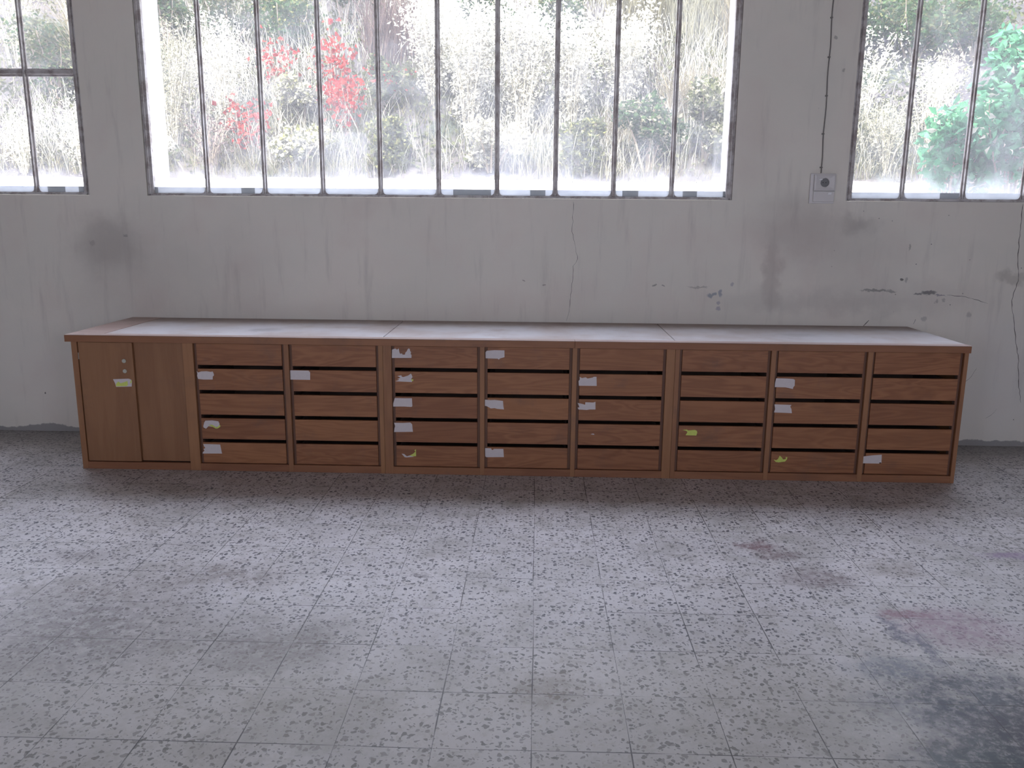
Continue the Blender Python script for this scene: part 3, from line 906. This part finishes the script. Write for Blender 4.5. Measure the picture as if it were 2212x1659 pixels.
kb(MB().box(2.556, 2.577, -0.040, -0.0372, 1.822, 1.829), 'glint_tab', MAT['white'], 0.0015)  # white chip standing in for a glint on the cover
kb(MB().box(2.528, 2.666, -0.030, -0.0162, 1.680, 1.751), 'switch_cover', MAT['socket'], 0.004)
kb(MB().prism([(2.6195, 1.7285), (2.6435, 1.7285), (2.648, 1.742), (2.6245, 1.742)], -0.0335, -0.0302), 'rocker_switch', MAT['white'], 0.001)

cab = empty('cable', (2.567, 0.0, 2.75))
tag(cab, 'thin grey cable clipped up the pier above the wall socket', 'cable')
pts = []
rs = random.Random(4)
for i in range(34):
    f = i / 33
    z = 1.868 + (RZ - 1.868 - 0.002) * f
    pts.append((2.574 - 0.010 * min(1, f * 1.6) + 0.0025 * math.sin(f * 31) + rs.uniform(-.0008, .0008), -0.0052 + (-0.004 if i == 0 else 0), z))
MB().tube(pts, 0.0036).build('cable_sheath', MAT['cable'], cab, origin=tuple(cab.location), loc=(0, 0, 0))
for z in (1.905, 2.12, 2.36, 2.60, 2.84, 3.08, 3.32):
    i = min(range(34), key=lambda k: abs(pts[k][2] - z))
    xx = pts[i][0]
    MB().box(xx - 0.011, xx + 0.0055, -0.0115, -0.0012, z - 0.004, z + 0.004).build('cable_clip', MAT['cable'], cab, 0.001, origin=tuple(cab.location), loc=(0, 0, 0))

# ------------------------------------------------------------------ outside: yard, kerb, bank
KY, KZ = 1.90, 1.86


def bank_z(x, y):
    return KZ + 0.84 * (y - KY) + 0.10 * math.sin(x * 1.7 + y) * min(1, (y - KY) * 2) + 0.05 * math.sin(x * 4.1 - y * 3.3) * min(1, (y - KY) * 2)


yard = structure(MB().box(-9, 10, WT + 0.002, KY, 1.30, 1.50).build('ground', MAT['concrete']))
kb_ = empty('trim_1', (0.5, KY, 1.5))
structure(kb_)
xk = -9.0
rs = random.Random(12)
while xk < 9.8:
    w = rs.uniform(0.8, 1.3)
    MB().box(xk, xk + w - 0.008, KY - 0.16, KY + 0.02, 1.502, KZ + rs.uniform(-0.03, 0.03)).build('kerb_block', MAT['concrete'], kb_, 0.008, origin=(0.5, KY, 1.5), loc=(0, 0, 0))
    xk += w
nx, ny = 150, 70
vs, fs = [], []
rs = np.random.RandomState(3)
for j in range(ny + 1):
    y = KY + 0.022 + (10.5 - KY) * (j / ny) ** 1.25
    for i in range(nx + 1):
        x = -12 + 25 * i / nx
        vs.append((x, y, bank_z(x, y) + rs.uniform(-.03, .03) * min(1, j)))
for j in range(ny):
    for i in range(nx):
        a = j * (nx + 1) + i
        fs.append((a, a + 1, a + nx + 2, a + nx + 1))
# skirt below the foot of the slope
me = bpy.data.meshes.new('hillside')
me.from_pydata(vs, [], fs)
me.materials.append(MAT['soil'])
for p in me.polygons:
    p.use_smooth = True
hill = bpy.data.objects.new('hillside', me)
COL.objects.link(hill)
structure(hill)

# ------------------------------------------------------------------ plants
LM = dict(
    green=mat_leaf('green_leaves', (0.023, 0.050, 0.021), (0.055, 0.088, 0.038)),
    teal=mat_leaf('deep_green_leaves', (0.045, 0.17, 0.085), (0.10, 0.27, 0.14), 0.4),
    olive=mat_leaf('olive_leaves', (0.050, 0.059, 0.029), (0.105, 0.109, 0.055)),
    yellow=mat_leaf('yellowing_leaves', (0.118, 0.126, 0.042), (0.185, 0.176, 0.084)),
    red=mat_leaf('red_leaves', (0.210, 0.018, 0.018), (0.310, 0.050, 0.035), 0.4),
    pale=mat_leaf('blown_out_seed_heads', (0.375, 0.360, 0.285), (0.540, 0.525, 0.450), 0.4),  # pale heads, light enough to stand in for burnt-out sunlit areas
    cream=mat_leaf('cream_dry_leaves', (0.200, 0.190, 0.130), (0.310, 0.300, 0.220), 0.35),
    tan=mat_leaf('tan_dry_grass', (0.143, 0.118, 0.071), (0.218, 0.189, 0.126), 0.3),
    straw=mat_leaf('straw_grass', (0.105, 0.097, 0.059), (0.210, 0.193, 0.126), 0.3),
    mauve=mat_leaf('mauve_dry_stems', (0.070, 0.050, 0.048), (0.130, 0.095, 0.085), 0.2),
    stem=plain('plant_stem_bark', (0.20, 0.16, 0.12), 0.9),
    dstem=plain('pale_plant_stem', (0.42, 0.38, 0.28), 0.9),
)


GROUPS = dict(tall_weed='tall weeds on the bank outside', shrub='bushes on the bank outside', ivy_mound='ivy mounds on the bank outside',
              red_creeper='red creepers on the bank outside', grass_clump='grass clumps on the bank outside', twiggy_stalks=None, sapling='saplings below the right window')


def leaf_mesh(name, C, L, W, mat, rs, up=0.0, droop=0.0):
    """C centres (n,3); folded diamond leaves of length L and width W with random facing"""
    n = len(C)
    d = rs.normal(size=(n, 3))
    d[:, 2] = d[:, 2] * 0.7 + up - droop
    d /= np.linalg.norm(d, axis=1)[:, None]
    s = np.cross(d, rs.normal(size=(n, 3)))
    s /= np.linalg.norm(s, axis=1)[:, None] + 1e-9
    k = rs.uniform(0.6, 1.35, size=(n, 1))
    nn = np.cross(d, s)
    a = C - d * L * k / 2
    b = C + s * W * k / 2 + nn * W * 0.25 * k - d * L * k * 0.05
    c = C + d * L * k / 2 - nn * W * 0.2 * k
    e = C - s * W * k / 2 + nn * W * 0.25 * k - d * L * k * 0.05
    V = np.stack([a, b, c, e], axis=1).reshape(-1, 3)
    me = bpy.data.meshes.new(name)
    me.vertices.add(4 * n)
    me.vertices.foreach_set('co', V.ravel())
    me.loops.add(6 * n)
    base = (np.arange(n) * 4)[:, None]
    idx = (base + np.array([0, 1, 2, 0, 2, 3])[None, :]).ravel()
    me.loops.foreach_set('vertex_index', idx)
    me.polygons.add(2 * n)
    me.polygons.foreach_set('loop_start', np.arange(2 * n) * 3)
    me.polygons.foreach_set('loop_total', np.full(2 * n, 3))
    me.materials.append(mat)
    me.update(calc_edges=True)
    me.validate()
    return me


def link(me, name, parent=None, loc=(0, 0, 0)):
    o = bpy.data.objects.new(name, me)
    COL.objects.link(o)
    o.location = loc
    if parent is not None:
        o.parent = parent
    return o


def blades(name, base, H, Wd, lean, mat, rs):
    """upright curved blades: base (n,3), three-segment ribbons"""
    n = len(base)
    ang = rs.uniform(0, 2 * PI, n)
    side = np.stack([np.cos(ang), np.sin(ang), np.zeros(n)], 1)
    ld = rs.normal(size=(n, 3)) * lean
    ld[:, 2] = 0
    ld[:, 1] -= lean * 0.3
    h = H * rs.uniform(0.55, 1.25, n)
    rows = []
    for t, w in ((0, 1.0), (0.45, 0.8), (0.8, 0.5), (1.0, 0.08)):
        p = base + np.stack([np.zeros(n), np.zeros(n), h * (t - 0.25 * t * t * np.linalg.norm(ld, axis=1))], 1) + ld * (h * t * t)[:, None]
        rows += [p - side * Wd * w / 2, p + side * Wd * w / 2]
    V = np.stack(rows, 1).reshape(-1, 3)
    me = bpy.data.meshes.new(name)
    me.vertices.add(8 * n)
    me.vertices.foreach_set('co', V.ravel())
    quads = np.array([0, 1, 3, 2, 2, 3, 5, 4, 4, 5, 7, 6])
    idx = ((np.arange(n) * 8)[:, None] + quads[None, :]).ravel()
    me.loops.add(12 * n)
    me.loops.foreach_set('vertex_index', idx)
    me.polygons.add(3 * n)
    me.polygons.foreach_set('loop_start', np.arange(3 * n) * 4)
    me.polygons.foreach_set('loop_total', np.full(3 * n, 4))
    me.materials.append(mat)
    me.update(calc_edges=True)
    me.validate()
    return me


def stems_mb(rs, h, r, n, spread, thick=0.006):
    m = MB()
    tips = []
    for i in range(n):
        a = rs.uniform(0, 2 * PI)
        q = rs.uniform(0.2, 1.0)
        tx, ty = math.cos(a) * r * q * spread, math.sin(a) * r * q * spread
        hh = h * rs.uniform(0.65, 1.0)
        P = [(tx * 0.15, ty * 0.15, -0.06)]
        for t in (0.3, 0.6, 0.85, 1.0):
            P.append((tx * (0.15 + 0.85 * t ** 1.5) + rs.uniform(-.02, .02), ty * (0.15 + 0.85 * t ** 1.5) + rs.uniform(-.02, .02), hh * t))
        m.tube(P, [thick, thick * 0.85, thick * 0.65, thick * 0.45, thick * 0.25], 5)
        tips.append(P)
    return m, tips


def weed(x, y, h, r, leafmat, label, seed, n=900, nst=14, L=0.035, W=0.014, cat='weed', name='tall_weed', top=0.45, stem='dstem', spread=1.0, z=None):
    """upright herb: many thin stems, leaves and seed heads crowding the upper part"""
    rs = np.random.RandomState(seed)
    z = bank_z(x, y) if z is None else z
    root = empty(name, (x, y, z))
    tag(root, label, cat, GROUPS[name])
    m, tips = stems_mb(rs, h, r, nst, spread)
    m.build('stem', LM[stem], root)
    per = max(1, n // nst)
    C = []
    for P in tips:
        A = np.array(P)
        t = np.clip(1 - rs.uniform(0, 1, per) ** 1.3 * (1 - top * 0.3), 0.05, 1)
        seg = t * (len(A) - 1)
        i = np.clip(seg.astype(int), 0, len(A) - 2)
        f = (seg - i)[:, None]
        p = A[i] * (1 - f) + A[i + 1] * f
        sc = 0.035 + 0.05 * (1 - np.abs(t - 0.7))[:, None]
        C.append(p + rs.normal(size=(per, 3)) * sc)
    o = link(leaf_mesh('foliage', np.concatenate(C), L, W, LM[leafmat], rs, up=0.4), 'foliage', root)
    return root


def shrub(x, y, h, r, leafmat, label, seed, n=2600, L=0.045, W=0.030, cat='shrub', name='shrub', lumps=9, second=None, frac=0.2, z=None, droop=0.0, flat=1.0, loose=0.12):
    """rounded bush: leaf shells around several lumps, with stems inside"""
    rs = np.random.RandomState(seed)
    z = bank_z(x, y) if z is None else z
    root = empty(name, (x, y, z))
    tag(root, label, cat, GROUPS[name])
    cent = []
    for i in range(lumps):
        a = rs.uniform(0, 2 * PI)
        q = rs.uniform(0, 0.75) * r
        cent.append((math.cos(a) * q, math.sin(a) * q * flat, h * rs.uniform(0.25, 0.85), rs.uniform(0.28, 0.5) * min(r, h * 0.7)))
    C = []
    for cx, cy, cz, cr in cent:
        k = n // lumps
        d = rs.normal(size=(k, 3))
        d /= np.linalg.norm(d, axis=1)[:, None]
        rad = cr * (rs.uniform(0.5, 1.08, (k, 1)) + loose * rs.uniform(-0.1, 1.0, (k, 1)) ** 3)
        p = d * rad
        p[:, 1] *= flat
        C.append(p + np.array([cx, cy, cz]))
    C = np.concatenate(C)
    if second:
        mk = rs.uniform(size=len(C)) < frac
        link(leaf_mesh('foliage', C[~mk], L, W, LM[leafmat], rs, droop=droop), 'foliage', root)
        link(leaf_mesh('mixed_foliage', C[mk], L, W, LM[second], rs, droop=droop), 'mixed_foliage', root)
    else:
        link(leaf_mesh('foliage', C, L, W, LM[leafmat], rs, droop=droop), 'foliage', root)
    m = MB()
    for cx, cy, cz, cr in cent:
        m.tube([(cx * 0.1, cy * 0.1, -0.08), (cx * 0.5, cy * 0.5, cz * 0.45), (cx, cy, cz), (cx * 1.1, cy * 1.1, cz + cr * 0.8)], [0.012, 0.009, 0.006, 0.003], 5)
    m.build('stem', LM['stem'], root)
    return root


def clump(x, y, h, r, mat, label, seed, n=900, lean=0.25, w=0.007, cat='grass', name='grass_clump'):
    rs = np.random.RandomState(seed)
    z = bank_z(x, y)
    root = empty(name, (x, y, z))
    tag(root, label, cat, GROUPS[name])
    a, q = rs.uniform(0, 2 * PI, n), r * np.sqrt(rs.uniform(0, 1, n))
    base = np.stack([np.cos(a) * q, np.sin(a) * q * 0.6, -0.05 + np.sin(a) * q * 0.6 * 0.84], 1)
    link(blades('blades', base, h, w, lean, LM[mat], rs), 'blades', root)
    return root


# uncountable cover over the whole bank
rs = np.random.RandomState(21)


def cover(name, n, hgt, wd, lean, mat, label, seed, mask=None, yr=(KY + 0.05, 5.2)):
    rs = np.random.RandomState(seed)
    x = rs.uniform(-6.6, 7.4, n * 3)
    y = yr[0] + (yr[1] - yr[0]) * rs.uniform(0, 1, n * 3) ** 1.1
    dens = np.sin(x * 1.9 + seed) * np.sin(y * 2.3 + x * 0.7 + seed * 2) + rs.normal(size=n * 3) * 0.5
    dens = dens - 1.6 * ((x > 3.7) & (y > 2.7)) - 1.0 * ((x < -3.5) & (y > 2.3))
    keep = np.argsort(-dens)[:n]
    x, y = x[keep], y[keep]
    z = np.array([bank_z(a, b) for a, b in zip(x, y)]) - 0.04
    o = link(blades(name, np.stack([x, y, z], 1), hgt, wd, lean, LM[mat], rs), name)
    tag(o, label, 'grass', kind='stuff')
    return o


cover('dry_grass', 26000, 0.20, 0.008, 0.45, 'straw', 'straw coloured dry grass covering the sunlit bank outside', 5)
cover('bleached_grass', 9000, 0.42, 0.006, 0.30, 'pale', 'tall bleached grass stalks scattered over the bank outside', 9)
cover('green_grass', 9000, 0.22, 0.009, 0.5, 'olive', 'low green grass growing through the dry cover of the bank', 13)
n = 26000
x = rs.uniform(-6.6, 7.4, n)
y = KY + 0.05 + 3.4 * rs.uniform(0, 1, n)
dens = np.sin(x * 1.3) * np.sin(y * 2.0 + x) + rs.normal(size=n) * 0.35
k = dens > 0.0
x, y = x[k], y[k]
z = np.array([bank_z(a, b) for a, b in zip(x, y)]) + rs.uniform(0.0, 0.16, len(x))
o = link(leaf_mesh('ground_ivy', np.stack([x, y, z], 1), 0.05, 0.034, LM['olive'], rs), 'ground_ivy')
tag(o, 'small leaved creeping cover matted over the bank outside', 'creeper', kind='stuff')

# left window
weed(-4.02, 1.95, 0.55, 0.28, 'pale', 'pale flowering weed low behind the leftmost pane in view', 31, 800, 12)
weed(-3.50, 1.98, 0.62, 0.25, 'pale', 'pale flowering weed at the foot of the left window, beside the pier', 32, 900, 12)
shrub(-4.10, 2.75, 0.75, 0.45, 'olive', 'olive bush in the middle of the left window', 33, 1800, second='green', frac=0.35)
weed(-4.75, 3.15, 1.0, 0.40, 'cream', 'cream dry weed at the upper left edge of the left window', 34, 1400, 18)
weed(-4.35, 3.65, 0.9, 0.45, 'straw', 'tall straw coloured weed high on the bank in the left window', 35, 1300, 18)
clump(-3.75, 3.00, 0.9, 0.30, 'tan', 'leaning tan grass clump beside the olive bush in the left window', 36, 500, 0.5)
# main window, left to right
shrub(-3.45, 3.85, 0.8, 0.45, 'green', 'green bush at the top of the first pane of the wide window', 41, 2000, second='olive', frac=0.3)
weed(-2.78, 2.30, 1.15, 0.26, 'cream', 'tall cream seeding weed behind the first pane of the wide window', 42, 2000, 18, L=0.04)
shrub(-2.92, 2.02, 0.42, 0.25, 'pale', 'low whitish bush in the bottom left corner of the wide window', 43, 1000, lumps=5)
weed(-2.32, 2.45, 1.15, 0.24, 'pale', 'tall whitish plume weed behind the second pane', 44, 2200, 20, L=0.04)
weed(-2.32, 2.02, 0.50, 0.24, 'mauve', 'dead mauve brown weed stalks low in the second pane', 45, 500, 26, stem='stem')
shrub(-2.10, 3.60, 0.85, 0.50, 'green', 'green ivy mound at the top of the third pane', 46, 2800, second='yellow', frac=0.15, name='ivy_mound')
shrub(-1.45, 3.80, 0.85, 0.50, 'green', 'green ivy mound at the top of the fourth pane', 47, 2800, second='olive', frac=0.35, name='ivy_mound')
shrub(-2.70, 3.70, 0.70, 0.42, 'olive', 'olive bush at the top of the second pane', 48, 2000, second='green', frac=0.4)
weed(-1.93, 2.95, 0.42, 0.13, 'red', 'small red creeper climbing in the upper half of the third pane', 49, 157, 6, L=0.048, W=0.040, cat='creeper', name='red_creeper', stem='stem')
weed(-2.03, 2.28, 0.42, 0.20, 'red', 'red creeper straddling the bar between second and third panes', 50, 213, 7, L=0.048, W=0.040, cat='creeper', name='red_creeper', stem='stem')
weed(-1.33, 2.78, 0.70, 0.14, 'red', 'tallest red creeper, running up the middle of the fourth pane', 51, 241, 8, L=0.048, W=0.040, cat='creeper', name='red_creeper', stem='stem')
weed(-1.15, 2.40, 0.55, 0.26, 'red', 'widest red creeper, low in the fourth pane', 52, 306, 10, L=0.048, W=0.040, cat='creeper', name='red_creeper', stem='stem')
shrub(-1.62, 2.62, 0.48, 0.30, 'cream', 'cream leaved bush between the red creepers', 53, 1500, second='yellow', frac=0.3)
shrub(-1.55, 2.02, 0.42, 0.32, 'yellow', 'yellow green low bush at the foot of the third and fourth panes', 54, 1500, second='pale', frac=0.5, lumps=7)
clump(-0.84, 3.30, 0.85, 0.32, 'mauve', 'dark bare twiggy stalks at the top of the fifth pane', 55, 420, 0.25, 0.010, 'shrub', 'twiggy_stalks')
shrub(-0.80, 2.55, 0.55, 0.26, 'olive', 'olive bush halfway up the fifth pane', 56, 1500, second='red', frac=0.06)
shrub(-0.62, 2.02, 0.45, 0.30, 'olive', 'olive bush with yellow grass low in the fifth pane', 57, 1700, second='yellow', frac=0.35)
weed(-0.35, 2.70, 1.10, 0.30, 'pale', 'whitish plume weed standing between the fifth and sixth panes', 58, 2800, 22, L=0.045, W=0.02)
weed(0.02, 2.45, 1.15, 0.34, 'pale', 'broad whitish plume weed behind the sixth pane', 59, 3200, 24, L=0.045, W=0.02)
weed(0.52, 2.50, 1.25, 0.34, 'pale', 'tallest whitish plume weed, behind the seventh pane', 60, 3200, 24, L=0.045, W=0.02)
weed(1.00, 2.55, 1.05, 0.34, 'pale', 'whitish plume weed behind the eighth pane', 61, 3000, 24, L=0.045, W=0.02)
weed(1.50, 2.85, 0.95, 0.32, 'pale', 'whitish plume weed high in the ninth pane', 62, 2600, 22, L=0.045, W=0.02)
shrub(0.25, 2.02, 0.40, 0.38, 'cream', 'cream low bush at the foot of the seventh pane', 63, 1600, second='pale', frac=0.5)
shrub(0.10, 3.70, 0.70, 0.42, 'green', 'green bush on the bank above the sixth pane plumes', 64, 2200, second='cream', frac=0.3)
shrub(0.85, 3.70, 0.80, 0.46, 'green', 'green bush on the bank above the seventh and eighth panes', 65, 2400, second='olive', frac=0.5)
shrub(1.10, 2.02, 0.52, 0.30, 'olive', 'olive bush low in the eighth pane', 66, 1700, second='yellow', frac=0.3)
shrub(1.68, 2.10, 0.72, 0.34, 'green', 'dense green bush low behind the ninth pane', 67, 2600, second='cream', frac=0.25)
shrub(2.20, 2.15, 0.72, 0.32, 'olive', 'grey green bush low behind the tenth pane', 68, 2400, second='cream', frac=0.3)
shrub(2.68, 2.55, 0.80, 0.32, 'olive', 'olive bush behind the eleventh pane beside the right jamb', 69, 2200, second='pale', frac=0.35)
shrub(2.62, 2.00, 0.35, 0.26, 'yellow', 'low yellow green bush in the bottom right corner of the wide window', 70, 1100, second='pale', frac=0.4, lumps=5)
clump(2.95, 3.45, 1.0, 0.34, 'tan', 'tall tan grass clump at the top of the eleventh pane', 71, 800, 0.22)
clump(2.35, 3.70, 0.95, 0.34, 'cream', 'cream grass clump at the top of the tenth pane', 72, 800, 0.22)
clump(1.75, 3.75, 0.9, 0.34, 'straw', 'straw grass clump at the top of the ninth pane', 73, 700, 0.22)
clump(2.15, 2.75, 0.45, 0.22, 'tan', 'short tan tuft halfway up the tenth pane', 74, 420, 0.5)
clump(1.42, 2.55, 0.35, 0.20, 'tan', 'short tan tuft halfway up the ninth pane', 75, 360, 0.5)
# right window
shrub(4.02, 3.70, 0.75, 0.48, 'green', 'bright green bush at the top left of the right window', 81, 2600, second='yellow', frac=0.2)
shrub(4.62, 3.60, 0.75, 0.55, 'green', 'green bush at the top of the middle pane of the right window', 82, 2800, second='olive', frac=0.3)
shrub(5.20, 3.50, 0.85, 0.50, 'green', 'green bush at the top right corner of the right window', 83, 2600, second='olive', frac=0.3)
weed(3.72, 2.50, 0.85, 0.28, 'pale', 'whitish seeding weed against the left jamb of the right window', 84, 1600, 18)
weed(3.80, 2.02, 0.60, 0.30, 'cream', 'cream dry weed low in the first pane of the right window', 85, 1400, 18)
weed(4.32, 2.45, 0.75, 0.26, 'pale', 'whitish seeding weed behind the second pane of the right window', 86, 1300, 16)
weed(4.55, 2.75, 0.60, 0.22, 'cream', 'cream seeding weed just above the broad leaved sapling', 87, 900, 12)
shrub(4.10, 1.42, 1.0, 0.36, 'teal', 'broad leaved green sapling low in the second pane of the right window', 88, 2200, L=0.085, W=0.045, cat='sapling', name='sapling', lumps=11, z=1.50, droop=0.6, second='pale', frac=0.06, loose=0.7)  # sprinkled pale leaves put highlights into the foliage colour
shrub(4.58, 1.35, 1.70, 0.52, 'teal', 'taller broad leaved green sapling at the right edge of the view', 89, 4600, L=0.085, W=0.045, cat='sapling', name='sapling', lumps=18, z=1.50, droop=0.6, second='pale', frac=0.06, loose=0.7)  # leaf highlights painted in by the pale share here too
